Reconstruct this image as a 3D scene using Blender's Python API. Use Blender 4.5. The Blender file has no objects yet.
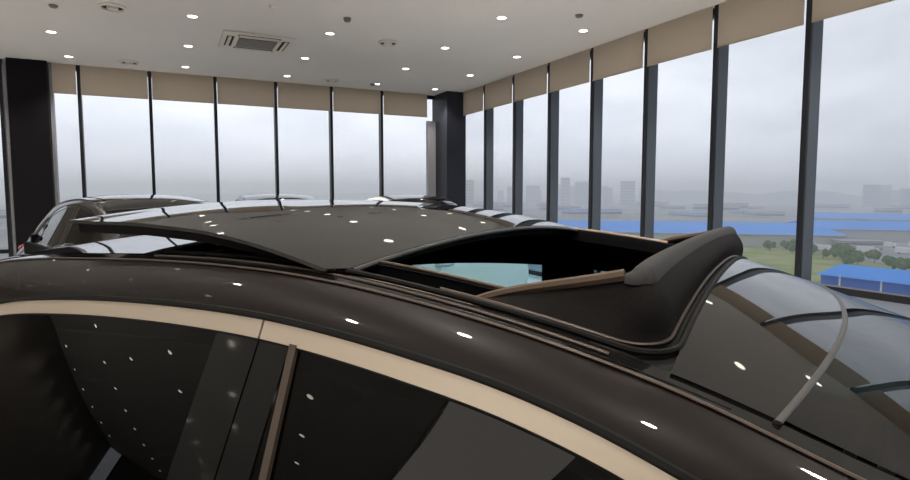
import bpy, math, random
from mathutils import Vector, Matrix
random.seed(7)
C = bpy.context.scene
COL = C.collection
PI = math.pi

# ------------------------------------------------------------------ camera
CAM_Z = 1.5
cd = bpy.data.cameras.new('camera')
cam = bpy.data.objects.new('camera', cd)
COL.objects.link(cam)
cd.sensor_width = 36.0
cd.lens = 578.0 / 910.0 * 36.0
cd.clip_start = 0.02
cd.clip_end = 9000
cam.location = (0, 0, CAM_Z)
cam.rotation_euler = (PI / 2 - math.atan(45 / 578.0), 0, math.radians(-26.4))
C.camera = cam

# ------------------------------------------------------------------ world: overcast sky
C.view_settings.view_transform = 'Standard'
C.view_settings.look = 'None'
C.view_settings.exposure = 0.22
C.view_settings.gamma = 1.0
C.view_settings.use_curve_mapping = False
w = bpy.data.worlds.new('overcast_sky')
C.world = w
w.use_nodes = True
nt = w.node_tree
nt.nodes.clear()
o_ = nt.nodes.new('ShaderNodeOutputWorld')
bg = nt.nodes.new('ShaderNodeBackground')
tc = nt.nodes.new('ShaderNodeTexCoord')
mp = nt.nodes.new('ShaderNodeMapping')
mp.inputs['Scale'].default_value = (1.6, 1.6, 4.5)
nz = nt.nodes.new('ShaderNodeTexNoise')
nz.inputs['Scale'].default_value = 1.8
nz.inputs['Detail'].default_value = 6
nz.inputs['Roughness'].default_value = 0.55
rp = nt.nodes.new('ShaderNodeValToRGB')
rp.color_ramp.elements[0].position = 0.35
rp.color_ramp.elements[0].color = (0.60, 0.63, 0.70, 1)
rp.color_ramp.elements[1].position = 0.66
rp.color_ramp.elements[1].color = (0.80, 0.83, 0.895, 1)
nt.links.new(tc.outputs['Generated'], mp.inputs['Vector'])
nt.links.new(mp.outputs['Vector'], nz.inputs['Vector'])
nt.links.new(nz.outputs['Fac'], rp.inputs['Fac'])
sx = nt.nodes.new('ShaderNodeSeparateXYZ')
mr_ = nt.nodes.new('ShaderNodeMapRange')
mr_.inputs['From Min'].default_value = 0.2
mr_.inputs['From Max'].default_value = 1.0
mr_.inputs['To Min'].default_value = 0.70
mr_.inputs['To Max'].default_value = 1.20
ml = nt.nodes.new('ShaderNodeMix')
ml.data_type = 'RGBA'
ml.blend_type = 'MULTIPLY'
ml.inputs['Factor'].default_value = 1.0
nt.links.new(tc.outputs['Generated'], sx.inputs['Vector'])
nt.links.new(sx.outputs['Y'], mr_.inputs['Value'])
nt.links.new(rp.outputs['Color'], ml.inputs['A'])
nt.links.new(mr_.outputs['Result'], ml.inputs['B'])
nt.links.new(ml.outputs['Result'], bg.inputs['Color'])
nt.links.new(bg.outputs['Background'], o_.inputs['Surface'])
bg.inputs['Strength'].default_value = 1.22
C.cycles.use_denoising = True
C.cycles.max_bounces = 10
C.cycles.transparent_max_bounces = 24
C.cycles.volume_bounces = 1
C.cycles.sample_clamp_indirect = 6.0

LAMP_W = 110.0        # watts of one downlight
LAMP_E = 8.0        # radiance of its diffuser


# ------------------------------------------------------------------ materials
def mat(name, col, rough=0.5, metal=0.0, coat=0.0, spec=0.5, noise=None, bump=None, ior=1.5):
    m = bpy.data.materials.new(name)
    m.use_nodes = True
    n = m.node_tree
    b = n.nodes['Principled BSDF']
    b.inputs['Base Color'].default_value = (*col, 1)
    b.inputs['Roughness'].default_value = rough
    b.inputs['Metallic'].default_value = metal
    b.inputs['Coat Weight'].default_value = coat
    b.inputs['Coat Roughness'].default_value = 0.02
    b.inputs['Specular IOR Level'].default_value = spec
    b.inputs['IOR'].default_value = ior
    if noise or bump:
        t = n.nodes.new('ShaderNodeTexCoord')
        x = n.nodes.new('ShaderNodeTexNoise')
        x.inputs['Scale'].default_value = (noise or bump)[0]
        x.inputs['Detail'].default_value = 5
        n.links.new(t.outputs['Object'], x.inputs['Vector'])
        if noise:
            r = n.nodes.new('ShaderNodeValToRGB')
            r.color_ramp.elements[0].position = 0.35
            r.color_ramp.elements[1].position = 0.65
            r.color_ramp.elements[0].color = (*col, 1)
            r.color_ramp.elements[1].color = (*noise[1], 1)
            n.links.new(x.outputs['Fac'], r.inputs['Fac'])
            n.links.new(r.outputs['Color'], b.inputs['Base Color'])
        if bump:
            bp = n.nodes.new('ShaderNodeBump')
            bp.inputs['Strength'].default_value = bump[1]
            bp.inputs['Distance'].default_value = 0.002
            n.links.new(x.outputs['Fac'], bp.inputs['Height'])
            n.links.new(bp.outputs['Normal'], b.inputs['Normal'])
    return m


def thin_glass(name, tint, ior=1.45, boost=1.0):
    m = bpy.data.materials.new(name)
    m.use_nodes = True
    n = m.node_tree
    n.nodes.clear()
    o = n.nodes.new('ShaderNodeOutputMaterial')
    mx = n.nodes.new('ShaderNodeMixShader')
    t = n.nodes.new('ShaderNodeBsdfTransparent')
    t.inputs['Color'].default_value = (*tint, 1)
    g = n.nodes.new('ShaderNodeBsdfGlossy')
    g.inputs['Roughness'].default_value = 0.0
    f = n.nodes.new('ShaderNodeFresnel')
    f.inputs['IOR'].default_value = ior
    n.links.new(f.outputs['Fac'], mx.inputs['Fac'])
    n.links.new(t.outputs['BSDF'], mx.inputs[1])
    n.links.new(g.outputs['BSDF'], mx.inputs[2])
    n.links.new(mx.outputs['Shader'], o.inputs['Surface'])
    return m


def emit(name, col, s):
    m = bpy.data.materials.new(name)
    m.use_nodes = True
    n = m.node_tree
    n.nodes.clear()
    o = n.nodes.new('ShaderNodeOutputMaterial')
    e = n.nodes.new('ShaderNodeEmission')
    e.inputs['Color'].default_value = (*col, 1)
    e.inputs['Strength'].default_value = s
    n.links.new(e.outputs['Emission'], o.inputs['Surface'])
    return m


def blind_mat():
    m = mat('blind_fabric', (0.68, 0.61, 0.53), 0.9, spec=0.1, bump=(400, 0.2))
    n = m.node_tree
    b = n.nodes['Principled BSDF']
    o = [x for x in n.nodes if x.type == 'OUTPUT_MATERIAL'][0]
    tr = n.nodes.new('ShaderNodeBsdfTranslucent')
    tr.inputs['Color'].default_value = (0.92, 0.82, 0.69, 1)
    mx = n.nodes.new('ShaderNodeMixShader')
    mx.inputs['Fac'].default_value = 0.5
    n.links.new(b.outputs['BSDF'], mx.inputs[1])
    n.links.new(tr.outputs['BSDF'], mx.inputs[2])
    n.links.new(mx.outputs['Shader'], o.inputs['Surface'])
    return m


MT = dict(
    ceiling=mat('ceiling_paint', (0.72, 0.72, 0.72), 0.9, spec=0.1, noise=(0.6, (0.75, 0.745, 0.735))),
    floor=mat('floor_tile', (0.52, 0.51, 0.50), 0.16, spec=0.5, noise=(2.0, (0.56, 0.55, 0.54))),
    wall=mat('grey_wall_paint', (0.30, 0.28, 0.26), 0.8, spec=0.2),
    wall_light=mat('light_wall_paint', (0.72, 0.68, 0.63), 0.85, spec=0.2),
    column=mat('black_column_cladding', (0.007, 0.006, 0.008), 0.6, spec=0.15),
    column_blue=mat('navy_column_cladding', (0.022, 0.024, 0.036), 0.5, spec=0.35),
    mullion=mat('grey_anodised_mullion', (0.10, 0.125, 0.16), 0.45, metal=0.0, spec=0.4),
    mullion_edge=mat('black_mullion_cap', (0.010, 0.011, 0.016), 0.4, spec=0.4),
    steel=mat('pale_jamb', (0.30, 0.30, 0.33), 0.5, metal=0.2),
    pane=thin_glass('window_glass', (0.97, 0.985, 0.99), 1.10),
    blind=blind_mat(),
    white=mat('white_plastic', (0.72, 0.70, 0.64), 0.5),
    grille=mat('grey_grille', (0.20, 0.19, 0.175), 0.7),
    dark=mat('dark_slot', (0.012, 0.012, 0.012), 0.8),
    diffuser=emit('downlight_diffuser', (1.0, 0.93, 0.80), LAMP_E),
    added_panel_glow=emit('added_panel_glow', (1.0, 0.92, 0.84), 1.3),  # glow of the added panel out of view
    # car
    paint=mat('brown_black_paint', (0.005, 0.0035, 0.003), 0.4, spec=0.08, coat=0.36, noise=(900, (0.008, 0.005, 0.0045))),
    paint_grey=mat('graphite_paint', (0.006, 0.006, 0.006), 0.35, spec=0.15, coat=0.5),
    roof_glass=mat('black_roof_glass', (0.005, 0.005, 0.005), 0.03, spec=0.5, ior=1.6),
    gloss_black=mat('gloss_black_trim', (0.006, 0.006, 0.006), 0.06, spec=0.5),
    rubber=mat('black_rubber', (0.008, 0.008, 0.008), 0.6, spec=0.12),
    seal_brown=mat('brown_black_seal', (0.014, 0.011, 0.009), 0.5, spec=0.15),
    seam_rubber=mat('grey_seam_rubber', (0.035, 0.033, 0.032), 0.4, spec=0.5),
    trim=mat('satin_beige_metal', (0.63, 0.54, 0.44), 0.42, metal=0.6),
    strip=mat('bronze_strip', (0.11, 0.085, 0.07), 0.35, metal=0.5),
    tint=thin_glass('privacy_glass', (0.02, 0.021, 0.020), 1.48),
    tint_dark=thin_glass('dark_cabin_glass', (0.02, 0.02, 0.02), 1.3),
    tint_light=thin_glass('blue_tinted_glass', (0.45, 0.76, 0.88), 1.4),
    screen=thin_glass('windshield_glass', (0.04, 0.04, 0.041), 1.7),
    mesh=mat('black_deflector_mesh', (0.013, 0.012, 0.012), 0.8, spec=0.08, bump=(900, 0.6)),
    bar=mat('deflector_bar_fabric', (0.032, 0.031, 0.032), 0.6, spec=0.2, bump=(700, 0.3)),
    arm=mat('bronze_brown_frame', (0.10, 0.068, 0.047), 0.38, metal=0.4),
    arm_lit=mat('brown_frame_painted_lit', (0.30, 0.215, 0.16), 0.45),  # lighter copy of the brown frame, light painted into its colour
    panel_edge=mat('grey_glass_edge', (0.055, 0.055, 0.058), 0.35, spec=0.5),
    liner=mat('black_cabin_lining', (0.006, 0.006, 0.008), 0.9, spec=0.1),
    rail=mat('dull_metal_rail', (0.24, 0.20, 0.17), 0.4, metal=0.8),
    leather=mat('charcoal_leather', (0.03, 0.028, 0.027), 0.5),
    tyre=mat('tyre_rubber', (0.015, 0.015, 0.015), 0.8),
    alloy=mat('alloy_wheel', (0.5, 0.5, 0.52), 0.3, metal=0.9),
    lamp_red=mat('red_lamp_lens', (0.30, 0.01, 0.01), 0.1),
    lamp_clear=mat('clear_lamp_lens', (0.5, 0.52, 0.55), 0.08, metal=0.5),
    # outside
    ground=mat('city_ground', (0.20, 0.20, 0.19), 0.95, spec=0.1, noise=(0.012, (0.34, 0.34, 0.33))),
    grass=mat('grass_field', (0.20, 0.25, 0.07), 0.95, spec=0.1, noise=(0.08, (0.34, 0.35, 0.17))),
    yard=mat('concrete_yard', (0.34, 0.34, 0.345), 0.9, spec=0.1, noise=(0.03, (0.26, 0.26, 0.27))),
    blue_roof=mat('blue_sheet_roof', (0.045, 0.25, 0.72), 0.6, spec=0.2, noise=(0.03, (0.07, 0.30, 0.78))),
    blue_wall=mat('blue_sheet_wall', (0.03, 0.13, 0.48), 0.6, spec=0.2),
    pale_wall=mat('pale_factory_wall', (0.50, 0.50, 0.50), 0.8, noise=(0.05, (0.42, 0.42, 0.43))),
    grey_roof=mat('grey_factory_roof', (0.33, 0.34, 0.36), 0.8),
    red_roof=mat('brick_red_roof', (0.40, 0.26, 0.22), 0.8),
    tower=mat('apartment_concrete', (0.42, 0.43, 0.44), 0.9),
    glassy=mat('dark_window_band', (0.06, 0.07, 0.09), 0.3),
    hill=mat('wooded_hill', (0.07, 0.085, 0.075), 0.95, spec=0.05, noise=(0.01, (0.10, 0.12, 0.10))),
    leaf=mat('tree_foliage', (0.05, 0.10, 0.03), 0.9, spec=0.1, noise=(0.6, (0.12, 0.18, 0.06))),
    bark=mat('tree_bark', (0.12, 0.09, 0.06), 0.9),
    white_paint=mat('white_van_paint', (0.75, 0.75, 0.76), 0.4),
)


# ------------------------------------------------------------------ mesh builder
class M:
    def __init__(s):
        s.v = []
        s.f = []

    def grid(s, fn, us, vs, flip=False, skip=None):
        b = len(s.v)
        nu, nv = len(us), len(vs)
        for u in us:
            for v in vs:
                s.v.append(tuple(fn(u, v)))
        for i in range(nu - 1):
            for j in range(nv - 1):
                q = [b + i * nv + j, b + (i + 1) * nv + j, b + (i + 1) * nv + j + 1, b + i * nv + j + 1]
                if skip and skip([s.v[k] for k in q]):
                    continue
                s.f.append(q[::-1] if flip else q)
        return s

    def box(s, c, d, rz=0.0):
        b = len(s.v)
        cz, sz = math.cos(rz), math.sin(rz)
        for x in (-1, 1):
            for y in (-1, 1):
                for z in (-1, 1):
                    px, py = x * d[0] / 2, y * d[1] / 2
                    s.v.append((c[0] + px * cz - py * sz, c[1] + px * sz + py * cz, c[2] + z * d[2] / 2))
        for q in ((0, 1, 3, 2), (4, 6, 7, 5), (0, 4, 5, 1), (2, 3, 7, 6), (0, 2, 6, 4), (1, 5, 7, 3)):
            s.f.append([b + k for k in q])
        return s

    def tube(s, pts, r, n=8, rz=None, cap=True, closed=False):
        pts = [Vector(p) for p in pts]
        b = len(s.v)
        N = len(pts)
        for i, p in enumerate(pts):
            if closed:
                t = pts[(i + 1) % N] - pts[i - 1]
            else:
                t = pts[min(i + 1, N - 1)] - pts[max(i - 1, 0)]
            t.normalize()
            up = Vector((0, 0, 1)) if abs(t.z) < 0.95 else Vector((1, 0, 0))
            a = t.cross(up).normalized()
            c = a.cross(t).normalized()
            ra = r(i / (N - 1)) if callable(r) else r
            rb = ra if rz is None else rz
            for k in range(n):
                h = 2 * PI * k / n
                s.v.append(tuple(p + a * ra * math.cos(h) + c * rb * math.sin(h)))
        for i in range(N if closed else N - 1):
            j = (i + 1) % N
            for k in range(n):
                k2 = (k + 1) % n
                s.f.append([b + i * n + k, b + i * n + k2, b + j * n + k2, b + j * n + k])
        if cap and not closed:
            s.f.append([b + k for k in range(n)][::-1])
            s.f.append([b + (N - 1) * n + k for k in range(n)])
        return s

    def lathe(s, prof, c=(0, 0, 0), n=24, axis='z'):
        b = len(s.v)
        for r, h in prof:
            for k in range(n):
                a = 2 * PI * k / n
                p = (r * math.cos(a), r * math.sin(a), h)
                if axis == 'y':
                    p = (p[0], p[2], p[1])
                s.v.append((c[0] + p[0], c[1] + p[1], c[2] + p[2]))
        for i in range(len(prof) - 1):
            for k in range(n):
                k2 = (k + 1) % n
                s.f.append([b + i * n + k, b + i * n + k2, b + (i + 1) * n + k2, b + (i + 1) * n + k])
        return s

    def prism(s, poly, z0, z1):
        b = len(s.v)
        n = len(poly)
        for z in (z0, z1):
            for p in poly:
                s.v.append((p[0], p[1], z))
        s.f.append([b + k for k in range(n)][::-1])
        s.f.append([b + n + k for k in range(n)])
        for k in range(n):
            k2 = (k + 1) % n
            s.f.append([b + k, b + k2, b + n + k2, b + n + k])
        return s

    def blob(s, c, r, sq=(1, 1, 1), n=10, jit=0.15, rnd=random):
        b = len(s.v)
        rows = n // 2 + 1
        for i in range(rows + 1):
            th = PI * i / rows
            for k in range(n):
                a = 2 * PI * k / n
                q = r * (1 + rnd.uniform(-jit, jit))
                s.v.append((c[0] + q * sq[0] * math.sin(th) * math.cos(a), c[1] + q * sq[1] * math.sin(th) * math.sin(a),
                            c[2] + q * sq[2] * math.cos(th)))
        for i in range(rows):
            for k in range(n):
                k2 = (k + 1) % n
                s.f.append([b + i * n + k, b + (i + 1) * n + k, b + (i + 1) * n + k2, b + i * n + k2])
        return s

    def out(s, name, m, parent=None, smooth=False, solid=0.0, bevel=0.0, shift=None, off=1.0, sharp=40):
        me = bpy.data.meshes.new(name)
        vs = s.v
        if shift:
            vs = [(x + shift[0], y + shift[1], z + shift[2]) for x, y, z in vs]
        me.from_pydata(vs, [], s.f)
        me.update()
        o = bpy.data.objects.new(name, me)
        COL.objects.link(o)
        me.materials.append(m if not isinstance(m, str) else MT[m])
        if smooth:
            for p in me.polygons:
                p.use_smooth = True
            if sharp and hasattr(me, 'set_sharp_from_angle'):
                me.set_sharp_from_angle(angle=math.radians(sharp))
        if solid:
            md = o.modifiers.new('thick', 'SOLIDIFY')
            md.thickness = solid
            md.offset = off
        if smooth:
            es = o.modifiers.new('split', 'EDGE_SPLIT')
            es.split_angle = math.radians(35)
        if bevel:
            md = o.modifiers.new('bev', 'BEVEL')
            md.width = bevel
            md.segments = 2
            md.limit_method = 'ANGLE'
        if parent:
            o.parent = parent
        return o


def tag(o, label, cat, group=None, kind=None):
    o['label'] = label
    o['category'] = cat
    if group:
        o['group'] = group
    if kind:
        o['kind'] = kind
    return o


def empty(name, loc=(0, 0, 0), rz=0.0):
    o = bpy.data.objects.new(name, None)
    COL.objects.link(o)
    o.empty_display_size = 0.2
    o.location = loc
    o.rotation_euler = (0, 0, rz)
    return o


def struct(o, label, cat):
    o['kind'] = 'structure'
    o['label'] = label
    o['category'] = cat
    return o


def lin(a, b, n):
    return [a + (b - a) * i / (n - 1) for i in range(n)]


def spl(pts):
    xs = [p[0] for p in pts]
    ys = [p[1] for p in pts]
    n = len(xs)
    d = [(ys[i + 1] - ys[i]) / (xs[i + 1] - xs[i]) for i in range(n - 1)]
    m = [d[0]] + [0] * (n - 2) + [d[-1]]
    for i in range(1, n - 1):
        h0, h1 = xs[i] - xs[i - 1], xs[i + 1] - xs[i]
        m[i] = (d[i - 1] * h1 + d[i] * h0) / (h0 + h1)

    def f(x):
        if x <= xs[0]:
            return ys[0] + m[0] * (x - xs[0])
        if x >= xs[-1]:
            return ys[-1] + m[-1] * (x - xs[-1])
        i = 0
        while x > xs[i + 1]:
            i += 1
        h = xs[i + 1] - xs[i]
        t = (x - xs[i]) / h
        return ((2 * t ** 3 - 3 * t * t + 1) * ys[i] + (t ** 3 - 2 * t * t + t) * h * m[i]
                + (-2 * t ** 3 + 3 * t * t) * ys[i + 1] + (t ** 3 - t * t) * h * m[i + 1])
    return f


# ------------------------------------------------------------------ room shell
H = 3.8
XR, YF = 6.05, 12.37           # inner faces of the two glazed walls
XL, YB = -25.0, -6.5
DEP = 0.20                     # mullion depth
GX, GY = XR + DEP, YF + 0.12   # glazing planes
struct(M().box(((XL + XR) / 2, (YB + YF) / 2, -0.1), (XR - XL + 1.2, YF - YB + 1.2, 0.2)).out('floor', 'floor'), 'grey polished tile floor of the showroom', 'floor')
struct(M().box(((XL + XR) / 2 - 0.0, (YB + YF) / 2, H + 0.15), (XR - XL + 1.0, YF - YB + 1.0, 0.3)).out('ceiling', 'ceiling'), 'flat white ceiling with recessed downlights', 'ceiling')
struct(M().box(((XL + XR) / 2, YB - 0.1, H / 2), (XR - XL + 0.6, 0.2, H)).out('wall_back', 'wall'), 'dark wall behind the photographer', 'wall')
# left wall: dark with one pale pier
struct(M().box((XL - 0.1, 2.5, H / 2), (0.2, 18.0, H)).out('wall_left', 'wall'), 'dark side wall opposite the right windows', 'wall')

struct(M().box(((XL - 3.6) / 2, YF + 0.1, H / 2), (-3.6 - XL, 0.2, H)).out('wall_far', 'wall'), 'plain grey wall left of the far windows', 'wall')
MULX = [-3.6, -2.47, -1.344, -0.22, 0.91, 2.055, 3.20, 4.33, 5.45]
MULY = [3.869 + 1.148 * k for k in range(-9, 7)]
nt_ = 0
for i, x in enumerate(MULX):
    if x > 5.4:
        continue
    nt_ += 1
    t = M().box((x, GY - 0.045, H / 2), (0.055, 0.15, H)).out('trim_%d' % nt_, 'mullion_edge')
    struct(t, 'slim black vertical mullion of the far window wall', 'mullion')
for i, y in enumerate(MULY):
    nt_ += 1
    t = M().box((GX - DEP / 2 + 0.02, y + 0.03, H / 2), (DEP - 0.03, 0.058, H)).out('trim_%d' % nt_, 'mullion')
    M().box((XR + 0.012, y + 0.03, H / 2), (0.024, 0.06, H)).out('mullion_cap', 'mullion_edge', t)
    struct(t, 'deep dark grey vertical mullion of the right window wall', 'mullion')
# transoms (low rail, sill, head)
for nm, z, hh in (('low', 0.52, 0.07), ('sill', 0.04, 0.08), ('head', H - 0.04, 0.08)):
    nt_ += 1
    struct(M().box((GX - 0.06, (YB + YF) / 2, z), (0.12, YF - YB, hh)).out('trim_%d' % nt_, 'mullion_edge'), 'black horizontal window rail along the right glass wall', 'window rail')
    nt_ += 1
    struct(M().box(((XR - 3.6) / 2, GY, z), (XR + 3.6, 0.08, hh)).out('trim_%d' % nt_, 'mullion_edge'), 'black horizontal window rail along the far glass wall', 'window rail')
# panes, one window per bay
nw = 0
xs = MULX
for a, b in zip(xs[:-1], xs[1:]):
    nw += 1
    o = M().grid(lambda u, v: (u, GY, v), [a, b], [0.0, H]).out('window_%d' % nw, 'pane')
    struct(o, 'tall clear window pane of the far glass wall', 'window')
for a, b in zip(MULY[:-1], MULY[1:]):
    nw += 1
    o = M().grid(lambda u, v: (GX - 0.03, u, v), [a, b], [0.0, H]).out('window_%d' % nw, 'pane')
    struct(o, 'tall clear window pane of the right glass wall', 'window')
nw += 1
o = M().grid(lambda u, v: (GX - 0.03, u, v), [MULY[-1], YF], [0.0, H]).out('window_%d' % nw, 'pane')
struct(o, 'narrow clear window pane beside the corner column', 'window')
# columns
struct(M().box((5.87, 12.15, H / 2), (0.48, 0.80, H)).out('trim_60', 'column_blue', bevel=0.01), 'navy black square column in the corner between the glass walls', 'column')
struct(M().box((5.53, 12.40, H / 2 - 0.3), (0.20, 0.10, H - 0.6)).out('trim_61', 'steel'), 'pale metal window jamb beside the corner column', 'window jamb')
struct(M().box((-2.065, 12.36, H / 2), (0.57, 0.34, H)).out('trim_62', 'column', bevel=0.01), 'black square column standing against the far windows', 'column')
struct(M().box((-1.755, 12.42, H / 2), (0.045, 0.16, H)).out('trim_63', 'steel'), 'pale metal window jamb right of the black column', 'window jamb')
struct(M().box((-2.40, 12.42, H / 2), (0.04, 0.16, H)).out('trim_64', 'steel'), 'pale metal window jamb left of the black column', 'window jamb')

# ------------------------------------------------------------------ roller blinds
ORD = ['first', 'second', 'third', 'fourth', 'fifth', 'sixth', 'seventh', 'eighth', 'ninth', 'tenth', 'eleventh', 'twelfth', 'thirteenth', 'fourteenth', 'fifteenth', 'sixteenth']


def blind(a, b, far, label):
    zt, zb = H - 0.002, 3.28
    if far:
        t = empty('roller_blind', ((a + b) / 2, YF - 0.02, zt))
        f = M().box((0, 0, (zb - zt) / 2), (b - a, 0.004, zt - zb)).out('fabric', 'blind', t)
        M().box((0, 0, zb - zt + 0.008), (b - a, 0.014, 0.016)).out('hem_bar', 'blind', t)
    else:
        t = empty('roller_blind', (XR - 0.012, (a + b) / 2, zt))
        f = M().box((0, 0, (zb - zt) / 2), (0.004, b - a, zt - zb)).out('fabric', 'blind', t)
        M().box((0, 0, zb - zt + 0.008), (0.014, b - a, 0.016)).out('hem_bar', 'blind', t)
    tag(t, label, 'blind', 'beige roller blinds along the ' + ('far' if far else 'right') + ' windows')


spans = [(-3.6, -2.47), (-1.73, -1.344)] + [(a, b) for a, b in zip(MULX[:-1], MULX[1:]) if a > -1.4]
for k, (a, b) in enumerate(spans):
    if k == 0:
        lb = 'beige roller blind on the far wall, left of the black column'
    elif k == 1:
        lb = 'narrow beige roller blind just right of the black column'
    else:
        n = len(spans) - 1 - k
        lb = 'beige roller blind on the far wall, %s left of the corner column' % ORD[n]
    blind(a + 0.035 if k > 1 else a, b - 0.035, True, lb)
rs = list(zip(MULY[6:], MULY[7:] + [11.75]))
rs = [(a, b) for a, b in rs if b - a > 0.3]
for k, (a, b) in enumerate(rs[::-1]):
    blind(a + 0.075, b - 0.012, False, 'beige roller blind on the right wall, %s from the corner column' % ORD[k])

# ------------------------------------------------------------------ ceiling fittings
LX = [-3.15, -1.39, 0.37, 2.16, 3.98, 5.31] + [-3.15 - 1.76 * k for k in range(1, 12)]
LYS = [11.67, 10.04, 8.37, 6.65, 4.95, 3.25, 1.6, -0.1, -1.8, -3.5]
rows = ['row nearest the far windows', 'second row from the far windows', 'third row from the far windows', 'fourth row from the far windows']
colsn = {1: 'in line with the black column', 2: 'second column from the left', 3: 'third column from the left', 4: 'fourth column from the left', 5: 'column beside the right windows'}
for j, y in enumerate(LYS):
    for i, x in enumerate(LX):
        if i > 5 and (y < 1.0 or x < -11 and j % 2):
            continue
        d = M().lathe([(0.058, -0.001), (0.062, -0.006), (0.078, -0.006), (0.082, 0.0)], n=20).out('ceiling_downlight', 'white', smooth=True)
        d.location = (x, y, H)
        M().lathe([(0.0005, -0.003), (0.058, -0.003)], n=20).out('diffuser', 'diffuser', d)
        ld = bpy.data.lights.new('downlight_lamp', 'SPOT')
        ld.energy = LAMP_W if i < 6 else LAMP_W * 0.3
        ld.color = (1.0, 0.93, 0.83)
        ld.spot_size = math.radians(110)
        ld.spot_blend = 0.8
        ld.shadow_soft_size = 0.05
        lo = bpy.data.objects.new('lamp', ld)
        COL.objects.link(lo)
        lo.parent = d
        lo.location = (0, 0, -0.02)
        where = rows[j] if j < 4 else '%s row from the far windows' % ORD[j]
        tag(d, 'round recessed downlight, %s, %s' % (where, colsn.get(i, 'left of the black column' if i == 0 else '%s column left of the black column' % ORD[i - 5])), 'ceiling light', 'recessed ceiling downlights')


lp = empty('added_glow_panel', (-6.3, -0.86, H - 0.002))  # added glowing panel, made up to mirror grey in the front door glass
M().box((0, 0, -0.02), (6.3, 1.80, 0.04)).out('frame', 'white', lp, bevel=0.005)
M().box((0, 0, -0.042), (6.2, 1.72, 0.006)).out('diffuser', 'added_panel_glow', lp)
tag(lp, 'added unseen luminous panel, put in for the grey reflection in the front door glass', 'ceiling light')


def round_vent(x, y, r, label):
    d = M().lathe([(r, 0.0), (r, -0.02), (r * 0.84, -0.034), (r * 0.80, -0.012), (r * 0.44, -0.012), (r * 0.40, -0.040), (0.001, -0.048)], n=28).out('ceiling_diffuser', 'white', smooth=True)
    d.location = (x, y, H)
    M().lathe([(r * 0.80, -0.0135), (r * 0.43, -0.0135)], n=28).out('dark_slot', 'dark', d)
    tag(d, label, 'ceiling vent', 'round ceiling air diffusers')


round_vent(-0.52, 8.36, 0.15, 'round ceiling air diffuser at the upper left, above the black column side')
round_vent(-0.51, 11.64, 0.15, 'round ceiling air diffuser close to the far windows, left of the air conditioner')
round_vent(3.06, 8.44, 0.15, 'round ceiling air diffuser right of the air conditioner')
round_vent(3.04, 11.67, 0.15, 'round ceiling air diffuser near the far windows, right of the air conditioner')


def detector(x, y, r, h, m, label, cat):
    d = M().lathe([(r, 0.0), (r, -h * 0.4), (r * 0.7, -h), (0.001, -h)], n=18).out('smoke_detector' if cat == 'detector' else 'sprinkler_head', m, smooth=True)
    d.location = (x, y, H)
    tag(d, label, cat)


detector(2.18, 7.55, 0.05, 0.05, 'grille', 'dark grey ceiling sprinkler head ahead of the air conditioner', 'sprinkler')
detector(3.91, 11.71, 0.06, 0.03, 'grille', 'small grey ceiling detector near the corner column', 'detector')
detector(4.81, 6.11, 0.05, 0.03, 'grille', 'small grey ceiling detector near the right windows', 'detector')
detector(-1.16, 8.64, 0.05, 0.03, 'grille', 'small grey ceiling detector at the upper left', 'detector')
detector(1.23, 7.49, 0.05, 0.03, 'white', 'small white ceiling detector in front of the air conditioner', 'detector')

ac = empty('air_conditioner', (1.28, 9.3, H - 0.001))
M().box((0, 0, -0.015), (1.0, 0.95, 0.03)).out('fascia', 'white', ac, bevel=0.01)
M().box((0, 0, -0.036), (0.54, 0.50, 0.014)).out('return_grille', 'grille', ac)
for (x, y, sx, sy) in ((0.385, 0, 0.10, 0.58), (-0.385, 0, 0.10, 0.58), (0, 0.365, 0.58, 0.09), (0, -0.365, 0.58, 0.09)):
    sl = M().box((x, y, -0.0315), (sx, sy, 0.004)).out('air_slot', 'dark', ac)
    M().box((x * 1.02, y * 1.02, -0.037), (sx * 0.42, sy * 0.42 if sx > sy else sy * 0.95, 0.008) if sy > sx else (sx * 0.95, sy * 0.42, 0.008)).out('flap', 'white', sl)
tag(ac, 'white square ceiling cassette air conditioner with grey centre grille', 'air conditioner')

# ------------------------------------------------------------------ the car
SH = (0.45, 0.0, CAM_Z)
zB = spl([(-2.395, -0.4215), (-2.108, -0.2874), (-1.82, -0.1964), (-1.527, -0.1485), (-1.341, -0.1312), (-1.185, -0.1226), (-0.958, -0.1121), (-0.766, -0.1092), (-0.594, -0.114), (-0.402, -0.1332), (-0.211, -0.1648), (-0.096, -0.1916), (0.048, -0.2376), (0.239, -0.2951), (0.575, -0.4119), (0.958, -0.5461)])
wB = spl([(-2.5, 0.605), (-2.2, 0.565), (-1.6, 0.545), (-0.9, 0.555), (0.05, 0.555), (0.25, 0.57), (0.6, 0.615), (1.0, 0.685)])
cr = spl([(-2.5, 0.07), (-1.75, 0.05), (-1.2, 0.042), (-0.6, 0.045), (-0.4, 0.05), (-0.1, 0.060), (0.06, 0.054), (0.25, 0.032), (0.5, 0.04), (1.0, 0.10)])
zT = spl([(-2.147, -0.5342), (-2.003, -0.4388), (-1.813, -0.3434), (-1.622, -0.2719), (-1.379, -0.2175), (-1.145, -0.1879), (-0.929, -0.1708), (-0.763, -0.1641), (-0.608, -0.1641), (-0.379, -0.1822), (-0.247, -0.2003), (-0.155, -0.2213), (-0.079, -0.2452), (0.048, -0.291), (0.286, -0.3816), (0.572, -0.5056), (0.687, -0.5629)])
wT = spl([(-2.25, 0.705), (-1.9, 0.63), (-1.446, 0.607), (-1.0, 0.613), (-0.083, 0.615), (0.05, 0.623), (0.3, 0.66), (0.6, 0.725), (0.72, 0.75)])
zBelt = spl([(-2.9, -0.52), (-2.25, -0.53), (-1.0, -0.555), (0.0, -0.57), (0.72, -0.60), (1.2, -0.66), (2.0, -0.84)])
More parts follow.
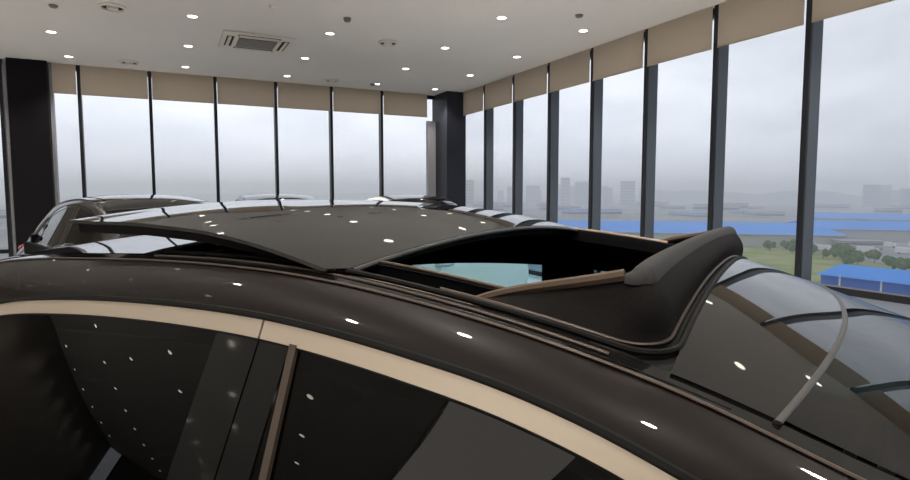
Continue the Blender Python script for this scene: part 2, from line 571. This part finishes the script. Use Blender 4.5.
SEAM_E, SEAM_B = -0.012, 0.075


def seam(y):
    return SEAM_E + SEAM_B * (1 - min(1.0, (abs(y) / 0.53)) ** 2)


def roofz(u, y):
    return zB(u) + cr(u) * (1 - abs(y / wB(u)) ** 2.3)


# panel (tilted open)
zP = spl([(-1.31, -0.060), (-1.268, -0.052), (-1.156, -0.050), (-1.045, -0.049), (-0.942, -0.052), (-0.852, -0.056), (-0.77, -0.064), (-0.708, -0.073), (-0.623, -0.089), (-0.545, -0.107)])


def panel_open(u, y):
    return zP(u) + 0.037 * (1 - (y / 0.54) ** 2)


def panel_closed(u, y):
    return roofz(u + 0.43, y) + 0.001


def side_w(u, z):
    t = max(0.0, zT(u) - 0.022 - z)
    return wT(u) + 0.010 + 0.50 * t - 0.10 * t * t


def taper(u):
    t = 1.0
    if u > 1.1:
        t -= 0.26 * ((u - 1.1) / 0.95) ** 2.2
    if u < -1.9:
        t -= 0.22 * ((-1.9 - u) / 1.0) ** 2.2
    return t


WH = [(1.25, -1.16), (-1.62, -1.16)]


def arch_skip(q):
    cx = sum(p[0] for p in q) / 4
    cz = sum(p[2] for p in q) / 4
    return any((cx - a) ** 2 + (cz - b) ** 2 < 0.365 ** 2 for a, b in WH) and abs(q[0][1]) > 0.6


def topline(u):       # bonnet / boot / belt height at the shoulder
    return zBelt(u)


def body_pt(u, t, s):
    """t 0 belt .. 1 sill"""
    zt = topline(u)
    zs = -1.29
    z = zt + (zs - zt) * t
    wb = side_w(min(max(u, -2.2), 0.7), zBelt(min(max(u, -2.2), 0.7)))
    k = spl([(0, wb), (0.12, wb + 0.06), (0.32, 0.90), (0.55, 0.925), (0.85, 0.905), (1.0, 0.87)])(t)
    return (u, -s * k * taper(u), z)


def make_car(opened, paint):
    car = empty('car')

    def out(m, name, mt, parent=car, **k):
        return m.out(name, mt, parent, shift=SH, **k)
    US = lin(-2.9, 2.05, 160)
    TS = lin(0, 1, 14)
    # lower body: both flanks, nose, tail, bonnet and boot are one shell; doors are lines on it
    body = M()
    for s in (1, -1):
        body.grid(lambda u, t: body_pt(u, t, s), [u for u in US if not (-1.47 <= u <= 0.66)], TS, flip=(s > 0), skip=lambda q: arch_skip(q) or abs(q[0][0] - q[1][0]) > 0.2)
        # sill under the doors
        body.grid(lambda u, t: body_pt(u, t, s), lin(-1.50, 0.68, 60), lin(0.86, 1, 3), flip=(s > 0))
    body.grid(lambda a, t: (2.05 + 0.09 * (1 - a * a), body_pt(2.05, t, 1)[1] * a, body_pt(2.05, t, 1)[2]), lin(-1, 1, 21), TS, flip=True)
    body.grid(lambda a, t: (-2.9 - 0.07 * (1 - a * a), body_pt(-2.9, t, 1)[1] * a, body_pt(-2.9, t, 1)[2]), lin(-1, 1, 21), TS)
    # roof side rails running on as windscreen and rear pillars
    for s in (1, -1):
        def rail(u, t):
            a = t * PI / 2
            wb, wt = wB(u) + 0.001, wT(u)
            return (u, -s * (wb + (wt - wb) * (0.55 * t + 0.45 * math.sin(a))), zB(u) - 0.002 + (zT(u) + 0.006 - zB(u)) * (0.55 * t + 0.45 * (1 - math.cos(a))))
        body.grid(rail, lin(-2.25, 0.72, 120), lin(0, 1, 8), flip=(s > 0))
        # rear quarter between side glass and rear window
        body.grid(lambda u, t: (u, -s * (side_w(u, zT(u) - 0.02) * (1 - t) + abs(body_pt(u, 0, s)[1]) * t), (zT(u) - 0.02) * (1 - t) + zBelt(u) * t), lin(-2.25, -1.72, 14), lin(0, 1, 6), flip=(s > 0))
    out(body, 'body_shell', paint, smooth=True)
    hood = M().grid(lambda u, a: (u, body_pt(u, 0, 1)[1] * a, topline(u) + 0.05 * (1 - a * a)), lin(0.72, 2.05, 30), lin(-1, 1, 17), flip=True)
    out(hood, 'hood', paint, smooth=True)
    boot = M().grid(lambda u, a: (u, body_pt(u, 0, 1)[1] * a, topline(u) + 0.05 * (1 - a * a)), lin(-2.9, -2.25, 16), lin(-1, 1, 17), flip=True)
    out(boot, 'trunk_lid', paint, smooth=True)
    for s in (1, -1):
        for (a, b) in ((-1.47, -0.63), (-0.622, 0.66)):
            d = M().grid(lambda u, t: body_pt(u, t, s), lin(a, b, 30), lin(0, 0.855, 12), flip=(s > 0), skip=arch_skip)
            do = out(d, 'door', paint, smooth=True)
            hx = a + 0.16
            p = body_pt(hx, 0.27, s)
            out(M().tube([(hx - 0.09, p[1] - s * 0.012, p[2]), (hx - 0.06, p[1] - s * 0.03, p[2]), (hx + 0.06, p[1] - s * 0.03, p[2]), (hx + 0.09, p[1] - s * 0.012, p[2])], 0.011), 'door_handle', 'trim', do, smooth=True)
    # ditch mouldings and black roof borders
    for s in (1, -1):
        out(M().tube([(u, -s * (wB(u) - 0.001), zB(u) + 0.0005) for u in lin(-2.3, 0.9, 120)], 0.0022, 6), 'roof_moulding', 'strip', smooth=True)
        out(M().grid(lambda u, t: (u, -s * (wB(u) - 0.003 - 0.026 * t), zB(u) + 0.001 + 0.006 * t), lin(-2.2, 0.9, 110), lin(0, 1, 4), flip=(s < 0)), 'roof_border', 'gloss_black', smooth=True, solid=0.003, off=-1)
    # glass roof: front fixed panel, rear fixed panel
    fg = M().grid(lambda t, a: (lambda y: (-0.108 + (seam(y) - 0.003 + 0.108) * t, y, roofz(-0.108 + (seam(y) - 0.003 + 0.108) * t, y) + 0.003))(a * 0.526), lin(0, 1, 16), lin(-1, 1, 33))
    out(fg, 'front_roof_glass', 'roof_glass', smooth=True, solid=0.005, off=-1)
    rg = M().grid(lambda u, a: (u, a * (wB(u) - 0.032), roofz(u, a * (wB(u) - 0.032)) + 0.003), lin(-1.72, -0.86, 24), lin(-1, 1, 31))
    out(rg, 'rear_roof_glass', 'roof_glass', smooth=True, solid=0.005, off=-1)
    ws = M().grid(lambda t, a: (lambda y0: (lambda u: (u, a * (wB(u) - 0.03), roofz(u, a * (wB(u) - 0.03)) + 0.003))(seam(y0) + 0.003 + (0.98 - 0.09 * a * a - seam(y0) - 0.003) * t))(a * 0.526), lin(0, 1, 30), lin(-1, 1, 41))
    out(ws, 'windshield', 'screen' if opened else 'tint_dark', smooth=True)
    sm = M().tube([(seam(y), y, roofz(seam(y), y) + 0.0028) for y in lin(-0.53, 0.53, 50)], 0.0042, 8, rz=0.0022)
    out(sm, 'windshield_seal', 'seam_rubber', smooth=True)
    rw = M().grid(lambda u, a: (u, a * (wB(u) - 0.03), roofz(u, a * (wB(u) - 0.03)) + 0.002), lin(-2.5, -1.735, 24), lin(-1, 1, 31))
    out(rw, 'rear_window', 'tint', smooth=True)
    # side glazing
    for s in (1, -1):
        def sg(u, t, z0=-0.021):
            zt = zT(u) + z0
            z = zt + (zBelt(u) - 0.01 - zt) * t
            return (u, -s * (side_w(u, z) - 0.004), z)

        def pil(ua, ub, k, off):
            # strip on the side glass between two lines leaning by k
            def f(a, t):
                u = ua + (ub - ua) * a
                p = sg(u, t)
                z = p[2]
                u2 = u + k * (zT(u) - z)
                return (u2, -s * (side_w(u, z) + off), z)
            return f
        tr = M().grid(lambda u, t: (u, -s * (wT(u) + 0.002 + 0.010 * t), zT(u) - 0.001 - 0.023 * t), lin(-2.15, -0.609, 90), lin(0, 1, 4), flip=(s > 0))
        out(tr, 'window_trim', 'trim' if opened else 'gloss_black', smooth=True, solid=0.005, off=-1)
        tr = M().grid(lambda u, t: (u, -s * (wT(u) + 0.002 + 0.010 * t), zT(u) - 0.001 - 0.023 * t), lin(-0.605, 0.70, 90), lin(0, 1, 4), flip=(s > 0))
        out(tr, 'window_trim', 'trim' if opened else 'gloss_black', smooth=True, solid=0.005, off=-1)
        out(M().tube([(u, -s * (wT(u) + 0.0), zT(u) + 0.003) for u in lin(-2.2, 0.70, 120)], 0.005, 6), 'door_seal', 'rubber', smooth=True)
        out(M().tube([(u, -s * (wT(u) + 0.009), zT(u) - 0.026) for u in lin(-2.1, 0.68, 120)], 0.003, 6), 'glass_seal', 'rubber', smooth=True)
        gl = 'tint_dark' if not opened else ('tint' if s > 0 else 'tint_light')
        out(M().grid(sg, lin(-1.72, -0.68, 40), lin(0, 1, 14), flip=(s > 0)), 'rear_side_window', gl, smooth=True)
        out(M().grid(sg, lin(-0.55, 0.70, 40), lin(0, 1, 14), flip=(s > 0)), 'front_side_window', gl, smooth=True)
        rp_ = out(M().grid(pil(-0.692, -0.6095, 0.02, -0.002), lin(0, 1, 5), lin(0, 1, 14), flip=(s > 0)), 'pillar_cover', 'gloss_black', smooth=True, solid=0.006, off=-1)
        fp_ = out(M().grid(pil(-0.6065, -0.554, 0.02, -0.002), lin(0, 1, 5), lin(0, 1, 14), flip=(s > 0)), 'pillar_cover', 'gloss_black', smooth=True, solid=0.006, off=-1)
        out(M().grid(pil(-0.553, -0.5415, 0.13, 0.002), lin(0, 1, 3), lin(0, 1, 14), flip=(s > 0)), 'pillar_strip', 'strip', fp_, smooth=True, solid=0.006, off=-1)
        # mirror
        mr = M().blob((0.60, -s * 1.0, -0.50), 0.11, (0.8, 1.0, 0.65), 14, 0.0)
        mo = out(mr, 'wing_mirror', paint, smooth=True)
        out(M().tube([(0.60, -s * 0.78, -0.58), (0.60, -s * 0.93, -0.54)], 0.025), 'mirror_arm', 'gloss_black', mo, smooth=True)
        # wheels
        for wx, wz in WH:
            wl = M().lathe([(0.20, -0.11), (0.32, -0.11), (0.34, -0.08), (0.34, 0.08), (0.32, 0.11), (0.20, 0.11)], (wx, -s * 0.80, wz), 32, 'y')
            wo = out(wl, 'wheel', 'tyre', smooth=True)
            rim = M()
            for k in range(10):
                a = 2 * PI * k / 10
                rim.tube([(wx + 0.04 * math.cos(a), -s * 0.90, wz + 0.04 * math.sin(a)), (wx + 0.215 * math.cos(a), -s * 0.885, wz + 0.215 * math.sin(a))], 0.017, 6)
            rim.lathe([(0.19, -0.08), (0.225, -0.1), (0.225, 0.09), (0.19, 0.07)], (wx, -s * 0.80, wz), 32, 'y')
            out(rim, 'rim', 'alloy', wo, smooth=True)
        # lamps
        p = body_pt(1.98, 0.18, s)
        out(M().blob((1.98, p[1] * 0.86, -0.93), 0.13, (0.9, 1.3, 0.45), 14, 0.0), 'headlight', 'lamp_clear', smooth=True)
        p = body_pt(-2.86, 0.2, s)
        out(M().blob((-2.87, p[1] * 0.80, -0.70), 0.13, (0.6, 1.6, 0.5), 14, 0.0), 'taillight', 'lamp_red', smooth=True)
    # cabin lining
    cab = M()
    cab.box((-0.7, 0, -1.24), (2.9, 1.62, 0.06))
    cab.box((-2.0, 0, -0.85), (0.06, 1.5, 0.7))
    cab.box((0.86, 0, -0.92), (0.06, 1.5, 0.6))
    for s in (1, -1):
        cab.box((-0.62, -s * 0.80, -0.90), (2.7, 0.05, 0.66))
    out(cab, 'cabin_lining', 'liner')
    dash = M().grid(lambda u, a: (u, a * 0.72, -0.60 + 0.03 * (1 - a * a) - (0.4 * max(0, 0.45 - u)) ** 2 * 60 * 0.3), lin(0.30, 0.95, 14), lin(-1, 1, 15))
    out(dash, 'dashboard', 'leather', smooth=True, solid=0.02)
    # headliner: underside ring around the opening
    hl = M()
    for s in (1, -1):
        hl.grid(lambda u, t: (u, -s * (0.445 + (wT(u) - 0.02 - 0.445) * t), roofz(u, 0.45) * (1 - t) + (zT(u) - 0.025) * t - 0.035), lin(-1.75, 0.0, 60), lin(0, 1, 8))
        for uu in (-0.627,):     # inner centre pillar
            hl.box((uu, -s * 0.55, -0.40), (0.10, 0.05, 0.40))
    hl.grid(lambda u, a: (u, a * 0.43, roofz(u, a * 0.43) - 0.03), lin(-0.17, -0.01, 8), lin(-1, 1, 15))
    hl.grid(lambda u, a: (u, a * 0.43, roofz(u, a * 0.43) - 0.035), lin(-1.75, -0.86, 10), lin(-1, 1, 15))
    out(hl, 'headliner', 'liner', smooth=True, solid=0.006)
    # seats
    for y in (-0.36, 0.36):
        st = M().box((-0.25, y, -0.98), (0.52, 0.50, 0.16))
        so = out(st, 'front_seat', 'leather', bevel=0.05)
        out(M().grid(lambda a, t: (-0.50 - 0.22 * t + 0.05 * math.cos(a), y + 0.235 * math.sin(a) * (1 - 0.25 * t), -0.93 + 0.56 * t), lin(0, 2 * PI, 21), lin(0, 1, 8)), 'backrest', 'leather', so, smooth=True)
        out(M().blob((-0.76, y, -0.43), 0.12, (0.45, 1.0, 0.75), 14, 0.0), 'headrest', 'leather', so, smooth=True)
    bs = M().box((-1.35, 0, -0.98), (0.5, 1.35, 0.16))
    bo = out(bs, 'rear_bench', 'leather', bevel=0.05)
    out(M().grid(lambda a, t: (-1.62 - 0.2 * t + 0.05 * math.cos(a), 0.67 * math.sin(a), -0.93 + 0.55 * t), lin(0, 2 * PI, 21), lin(0, 1, 6)), 'backrest', 'leather', bo, smooth=True)
    swl = M().tube([(0.12 + 0.06 * math.sin(a), 0.36 + 0.18 * math.cos(a), -0.64 + 0.17 * math.sin(a)) for a in lin(0, 2 * PI, 25)[:-1]], 0.015, 8, closed=True)
    out(swl, 'steering_wheel', 'leather', smooth=True)
    # sunroof panel
    pz = panel_open if opened else panel_closed
    pu = lin(-1.29, -0.545, 40)
    du = 0.0 if opened else 0.43

    def ptop(u, a):
        hw = 0.54 if opened else 0.525
        # rounded corners
        r = 0.03
        e = min(u + 1.29, -0.545 - u)
        if e < r:
            hw -= r - math.sqrt(max(0, r * r - (r - e) ** 2))
        return (u + du, a * hw, pz(u, a * hw))
    pn = M().grid(ptop, pu, lin(-1, 1, 49))
    po = out(pn, 'sunroof_panel', 'roof_glass', smooth=True, solid=0.006, off=-1, sharp=60)
    if not opened:
        return car
    fr = M()
    for (a, b, y0, y1) in ((-1.26, -0.575, 0.44, 0.515), (-1.26, -0.575, -0.515, -0.44), (-0.64, -0.565, -0.515, 0.515), (-1.27, -1.19, -0.515, 0.515)):
        fr.grid(lambda u, y: (u, y, panel_open(u, y) - 0.0065), lin(a, b, 16), lin(y0, y1, 21))
    out(fr, 'panel_frame', 'rubber', po, smooth=True, solid=0.022, off=-1)
    out(M().tube([(-0.5445, y, panel_open(-0.545, y) - 0.005) for y in lin(-0.505, 0.505, 50)], 0.0042, 8), 'edge_seal', 'panel_edge', po, smooth=True)
    for s in (1, -1):
        out(M().tube([(-0.70, -s * 0.47, -0.10), (-0.62, -s * 0.47, -0.14), (-0.58, -s * 0.47, -0.17)], 0.010, 6), 'lift_arm', 'rubber', po, smooth=True)
        out(M().tube([(-0.86, -s * 0.44, -0.085), (-0.82, -s * 0.44, -0.13), (-0.80, -s * 0.44, -0.16)], 0.010, 6), 'lift_arm', 'rubber', po, smooth=True)
    # opening: channels, inner frame, seal
    ch = M()
    for s in (1, -1):
        ch.grid(lambda u, t: (u, -s * (0.448 + 0.085 * t), roofz(u, 0.50) - 0.035 + 0.02 * (2 * t - 1) ** 2), lin(-1.0, -0.10, 50), lin(0, 1, 8))
    out(ch, 'guide_channel', 'liner', smooth=True, solid=0.004)
    for s in (1, -1):
        out(M().tube([(u, -s * 0.485, roofz(u, 0.485) - 0.016) for u in lin(-0.98, -0.33, 40)], 0.0028, 6), 'guide_rail', 'rail', smooth=True)
        ot = out(M().grid(lambda u, t: (u, -s * (0.443 + 0.007 * t), roofz(u, 0.45) + 0.001 - 0.03 * (1 - t) * (1 - t)), lin(-0.98, -0.28, 40), lin(0, 1, 5)), 'opening_trim', 'liner', smooth=True, solid=0.006)
        out(M().tube([(u, -s * 0.450, roofz(u, 0.45) + 0.001) for u in lin(-0.98, -0.30, 40)], 0.0026 if s > 0 else 0.007, 8), 'trim_edge', 'arm' if s > 0 else 'arm_lit', ot, smooth=True)  # far edge takes the brown painted lighter to look lit
        out(M().tube([(u, -s * 0.531, roofz(u, 0.531) + 0.002) for u in lin(-0.98, -0.17, 50)], 0.0020, 6), 'opening_edge', 'strip', smooth=True)

    pl = M().grid(lambda u, a: (u, a * 0.53, roofz(u, a * 0.53) - 0.004), lin(-0.145, -0.05, 6), lin(-1, 1, 31))
    pl.grid(lambda u, t: (u, -0.50 - 0.04 * t, roofz(u, 0.52) - 0.004), lin(-0.20, -0.05, 6), [0, 1])
    pl.grid(lambda u, t: (u, 0.50 + 0.04 * t, roofz(u, 0.52) - 0.004), lin(-0.20, -0.05, 6), [0, 1])
    out(pl, 'opening_ledge', 'rubber', smooth=True)
    for s in (1, -1):
        out(M().grid(lambda u, t: (u, -s * (0.520 - 0.006 * t), roofz(u, 0.52) + 0.001 - 0.015 * t), lin(-0.98, -0.14, 40), lin(0, 1, 4)), 'opening_side_trim', 'arm', smooth=True)

    # wind deflector
    def upath(uf, hw, r, ub, n=12):
        pts = []
        for u in lin(ub, uf - r, 14):
            pts.append((u, -hw))
        for k in range(1, n):
            a = PI / 2 * k / n
            pts.append((uf - r + r * math.sin(a), -hw + r - r * math.cos(a)))
        for y in lin(-hw + r, hw - r, 40):
            pts.append((uf, y))
        for k in range(1, n):
            a = PI / 2 * (1 - k / n)
            pts.append((uf - r + r * math.sin(a), hw - r + r * math.cos(a)))
        for u in lin(uf - r, ub, 14):
            pts.append((u, hw))
        return pts
    base = upath(-0.120, 0.500, 0.055, -0.36)
    top = upath(-0.152, 0.474, 0.020, -0.36)
    rise = spl([(-0.37, -0.142), (-0.36, -0.138), (-0.20, -0.0975), (-0.178, -0.0925), (-0.155, -0.0865), (-0.1, -0.085)])
    B3 = [(u, y, roofz(u, min(abs(y), 0.51)) - 0.002) for u, y in base]
    T3 = [(u, y, rise(u) + (0.0125 * max(0, 1 - (y / 0.470) ** 2) ** 0.36)) for u, y in top]
    n_ = len(B3)
    N3 = []
    for i in range(n_):          # outward plan direction along the rim
        a_, b_ = top[max(i - 1, 0)], top[min(i + 1, n_ - 1)]
        tx, ty = b_[0] - a_[0], b_[1] - a_[1]
        L = math.hypot(tx, ty)
        N3.append((ty / L, -tx / L))
    df = empty('wind_deflector')
    df.parent = car

    def face(i, t):
        p = [T3[i][k] * (1 - t) + B3[i][k] * t for k in range(3)]
        ed_ = max(0.0, min(1.0, (min(i, n_ - 1 - i) - 12) / 9))
        blg = 0.014 * math.sin(PI * min(1, t * 1.15)) * ed_ * ed_ * (3 - 2 * ed_)
        return (p[0] + N3[i][0] * blg, p[1] + N3[i][1] * blg, p[2])
    out(M().grid(face, list(range(n_)), lin(0, 1, 10)), 'deflector_mesh', 'mesh', df, smooth=True, sharp=0)
    prof = [(-0.012, -0.012), (-0.012, -0.003), (-0.007, 0.002), (0.0, 0.003), (0.006, 0.001), (0.010, -0.004), (0.0135, -0.010), (0.0150, -0.016), (0.012, -0.018)]

    def barf(i, k):
        q = prof[k]
        e = min(1.0, 0.55 + (min(i, n_ - 1 - i) - 14) / 16)
        return (T3[i][0] + N3[i][0] * q[0] * e, T3[i][1] + N3[i][1] * q[0] * e, T3[i][2] + q[1] * e)
    out(M().grid(barf, list(range(14, n_ - 14)), list(range(len(prof)))), 'deflector_bar', 'bar', df, smooth=True, sharp=0)
    for sl in (slice(0, 15), slice(n_ - 15, n_)):
        out(M().tube(T3[sl], 0.0072, 8), 'deflector_arm', 'arm', df, smooth=True)
    seal = upath(-0.110, 0.512, 0.055, -0.98)
    out(M().tube([(u, y, roofz(u, min(abs(y), 0.52)) + 0.003) for u, y in seal], 0.0042, 8), 'opening_seal', 'rubber', smooth=True)
    seal2 = upath(-0.121, 0.501, 0.055, -0.40)
    out(M().tube([(u, y, roofz(u, min(abs(y), 0.51)) + 0.003) for u, y in seal2], 0.002, 6), 'deflector_welt', 'strip', df, smooth=True)
    return car


def copy_tree(o, parent=None):
    c = o.copy()
    COL.objects.link(c)
    if parent:
        c.parent = parent
    for ch in list(o.children):
        copy_tree(ch, c)
    return c


hero = make_car(True, 'paint')
UH = (math.cos(math.radians(57.4)), -math.sin(math.radians(57.4)))   # heading of the car on the floor
VH = (-UH[1], UH[0])
hero.rotation_euler = (0, 0, math.radians(-57.4))
hero.location = (-0.45 * UH[0] + 1.13 * VH[0], -0.45 * UH[1] + 1.13 * VH[1], 0)
tag(hero, 'dark brown car in the foreground with its glass sunroof slid open', 'car')

other = make_car(False, 'paint_grey')
other.location = (-0.15, 6.75, 0)
other.rotation_euler = (0, 0, math.radians(-70))
other.scale = (1.03, 1.0, 1.05)
tag(other, 'dark car parked behind the brown car, in front of the black column', 'car', 'cars parked behind')
for x, y, rz, sc, lb in ((1.62, 9.55, -90, 1.06, 'dark car by the far windows, whose roof shows left of centre'),
                         (3.85, 9.3, -90, 1.05, 'white car with a dark glass roof by the far windows, beside the corner column')):
    c = copy_tree(other)
    c.location = (x, y, 0)
    c.rotation_euler = (0, 0, math.radians(rz))
    c.scale = (1, 1, sc)
    c['label'] = lb
    if x > 3:
        for ch in c.children_recursive:
            for sl in ch.material_slots:
                if sl.material == MT['paint_grey']:
                    sl.link = 'OBJECT'
                    sl.material = MT['white_paint']

# ------------------------------------------------------------------ the view outside (the showroom is on an upper floor)
GZ = CAM_Z - 30.0
struct(M().grid(lambda x, y: (x, y, GZ), lin(-3000, 5000, 3), lin(-2000, 6000, 3)).out('ground', 'ground'), 'hazy city ground far below the windows', 'ground')
struct(M().prism([(205, 90), (300, 120), (345, 190), (360, 330), (250, 260), (190, 125)], GZ, GZ + 0.15).out('ground_grass', 'grass'), 'green grass strip between the yard and the near blue building', 'grass')
struct(M().prism([(262, 120), (520, 150), (620, 330), (430, 330), (330, 240), (300, 175)], GZ, GZ + 0.25).out('ground_yard', 'yard'), 'pale concrete factory yard', 'yard')


def gable(c, l, wd, hw, hr, rz, roof, wall, label, cat='warehouse', name='warehouse', group=None, posts=0, eave=1.0):
    t = empty(name, (c[0], c[1], GZ), rz)
    M().box((0, 0, hw / 2), (l, wd, hw)).out('wall', wall, t)
    r = M()
    L2, W2 = l / 2 + eave, wd / 2 + eave
    vs = [(-L2, -W2, hw - 0.2), (-L2, 0, hw + hr), (-L2, W2, hw - 0.2), (L2, -W2, hw - 0.2), (L2, 0, hw + hr), (L2, W2, hw - 0.2)]
    r.v = vs
    r.f = [[0, 3, 4, 1], [1, 4, 5, 2], [0, 1, 2], [3, 5, 4], [0, 2, 5, 3]]
    r.out('roof', roof, t)
    for k in range(posts):
        x = -l / 2 + l * (k + 0.5) / posts
        for sg in (1, -1):
            M().box((x, sg * (wd / 2 + 0.1), hw / 2), (0.45, 0.25, hw)).out('white_post', 'white_paint', t)
    tag(t, label, cat, group)
    return t


gable((197, 60), 100, 26, 5.6, 2.2, math.radians(-87), 'blue_roof', 'blue_wall', 'long low blue building with white posts, nearest below the right windows', posts=9)
gable((295, 315), 230, 130, 7.5, 4.0, math.radians(-42), 'blue_roof', 'pale_wall', 'huge blue roofed factory seen left of the wind deflector')
gable((470, 217), 150, 80, 7.5, 4.0, math.radians(-42), 'blue_roof', 'pale_wall', 'blue roofed factory seen right of the wind deflector')
gable((660, 300), 190, 110, 7.5, 4.0, math.radians(-60), 'blue_roof', 'pale_wall', 'blue roofed factory at the right edge of the view')


def block(c, l, wd, h, rz, wall, label, cat='building', name='office_block', group=None, roof='grey_roof', bands=2):
    t = empty(name, (c[0], c[1], GZ), rz)
    M().box((0, 0, h / 2), (l, wd, h)).out('wall', wall, t)
    M().box((0, 0, h + 0.3), (l + 0.8, wd + 0.8, 0.6)).out('roof', roof, t)
    for k in range(bands):
        z = h * (k + 0.55) / bands
        M().box((0, 0, z), (l + 0.1, wd + 0.1, h * 0.22 / bands)).out('window_band', 'glassy', t)
    tag(t, label, cat, group)
    return t


block((420, 122), 80, 16, 7, math.radians(-42), 'pale_wall', 'long pale factory hall in the yard behind the near blue building')
block((335, 183), 20, 10, 5, math.radians(-42), 'pale_wall', 'small pale hall between the grass and the blue factory')
RECT = [(295, 315, 230, 130, -42), (470, 217, 150, 80, -42), (660, 300, 190, 110, -60), (420, 122, 80, 16, -42), (335, 183, 20, 10, -42), (197, 60, 100, 26, -87)]


def clear(x, y, m):
    for cx, cy, l, wd, a in RECT:
        a = math.radians(a)
        p = (x - cx) * math.cos(a) + (y - cy) * math.sin(a)
        q = -(x - cx) * math.sin(a) + (y - cy) * math.cos(a)
        if abs(p) < l / 2 + m and abs(q) < wd / 2 + m:
            return False
    return True


# vans and trailers in the yard
vr = random.Random(5)
k = 0
for (x, y) in ((322, 172), (334, 160), (352, 158), (372, 164), (366, 186), (384, 178), (312, 188), (398, 160)):
    if not clear(x, y, 6):
        continue
    t = empty('van', (x, y, GZ + 0.25), math.radians(-70 + vr.uniform(-20, 20)))
    M().box((0, 0, 1.9), (7.5, 2.5, 2.6)).out('cargo_box', 'white_paint', t)
    M().box((4.8, 0, 1.4), (1.8, 2.4, 2.0)).out('cab', 'white_paint', t)
    for sx in (-2.2, 4.6):
        for sy in (-1.1, 1.1):
            M().lathe([(0.01, -0.15), (0.45, -0.15), (0.45, 0.15), (0.01, 0.15)], (sx, sy, 0.45), 14, 'y').out('wheel', 'tyre', t)
    tag(t, 'white box van parked in the factory yard', 'van', 'white vans in the factory yard')
# trees along the yard
tr_ = random.Random(3)
spots = []
for k in range(90):
    a = k / 89
    x = 245 + 75 * a + tr_.uniform(-12, 12)
    y = 95 + 135 * a + tr_.uniform(-14, 14)
    h = tr_.uniform(3.0, 5.5)
    if not clear(x, y, 5) or any(math.hypot(x - p, y - q) < 7.5 for p, q in spots):
        continue
    spots.append((x, y))
    t = empty('tree', (x, y, GZ))
    fo = M()
    for q in range(4):
        fo.blob((tr_.uniform(-1.2, 1.2), tr_.uniform(-1.2, 1.2), h * tr_.uniform(0.55, 0.9)), h * 0.36, n=9, jit=0.22, rnd=tr_)
    fo.out('foliage', 'leaf', t)
    M().tube([(0, 0, 0), (0, 0, h * 0.6)], 0.2, 6).out('trunk', 'bark', t)
    tag(t, 'small green tree in the strip beyond the near blue building', 'tree', 'trees on the grass strip')
# town in the haze
br = random.Random(11)
plots = [(295, 315, 140), (470, 217, 95), (660, 300, 120), (420, 122, 45)]


def free(x, y, r):
    if any(math.hypot(x - a, y - b) < r + c for a, b, c in plots):
        return False
    plots.append((x, y, r))
    return True


for k in range(120):
    az = math.radians(br.uniform(-20, 68))
    r = br.uniform(650, 1500)
    x, y = r * math.sin(az), r * math.cos(az)
    low = br.random()
    if not free(x, y, 46):
        continue
    block((x, y), br.uniform(25, 80), br.uniform(18, 40), br.uniform(6, 15), br.uniform(0, PI), br.choice(['pale_wall', 'pale_wall', 'tower']),
          'low pale town building in the haze', group='low buildings of the hazy town', roof=br.choice(['grey_roof', 'grey_roof', 'red_roof', 'blue_roof', 'pale_wall']), bands=1)
for k in range(46):
    az = math.radians(br.choice([br.uniform(25, 45), br.uniform(30, 42), br.uniform(62, 68)]))
    r = br.uniform(1700, 2400)
    x, y = r * math.sin(az), r * math.cos(az)
    if not free(x, y, 27):
        continue
    block((x, y), br.uniform(18, 46), br.uniform(14, 20), br.uniform(40, 82), br.uniform(-0.5, 0.5) - az, 'tower',
          'distant apartment tower fading in the haze', cat='apartment tower', name='apartment_tower', group='apartment towers on the hazy skyline', bands=8)
# hills
for nm, az0, az1, r, h, seed in (('hill_1', 44, 100, 2600, 78, 1), ('hill_2', -60, 52, 3600, 62, 2), ('hill_3', 58, 90, 3000, 105, 4)):
    hr = random.Random(seed)
    ph = [hr.uniform(0, 6) for _ in range(5)]

    def hz(a, t, ph=ph, h=h):
        f = 0.55 + 0.22 * math.sin(9 * a + ph[0]) + 0.13 * math.sin(21 * a + ph[1]) + 0.07 * math.sin(47 * a + ph[2]) + 0.03 * math.sin(103 * a + ph[3])
        return max(0.03, f) * h * math.sin(PI * t) ** 1.3
    hm = M().grid(lambda a, t: ((r + 900 * t) * math.sin(a), (r + 900 * t) * math.cos(a), GZ + hz(a, t)), [math.radians(q) for q in lin(az0, az1, 120)], lin(0, 1, 10), flip=False)
    struct(hm.out(nm, 'hill', smooth=True), 'hazy wooded hills on the horizon', 'hills')
# haze: humid air over the city
hm = bpy.data.materials.new('humid_haze')
hm.use_nodes = True
n = hm.node_tree
n.nodes.clear()
o = n.nodes.new('ShaderNodeOutputMaterial')
vs = n.nodes.new('ShaderNodeVolumeScatter')
vs.inputs['Color'].default_value = (0.97, 0.985, 1.0, 1)
vs.inputs['Density'].default_value = 0.0008
vs.inputs['Anisotropy'].default_value = 0.2
n.links.new(vs.outputs['Volume'], o.inputs['Volume'])
hz_ = M().prism([(30, -1500), (4800, -1500), (4800, 5600), (-1900, 5600), (-1900, 60), (30, 60)], GZ - 5, GZ + 110).out('haze', hm)
tag(hz_, 'humid haze lying over the city outside', 'haze', kind='stuff')
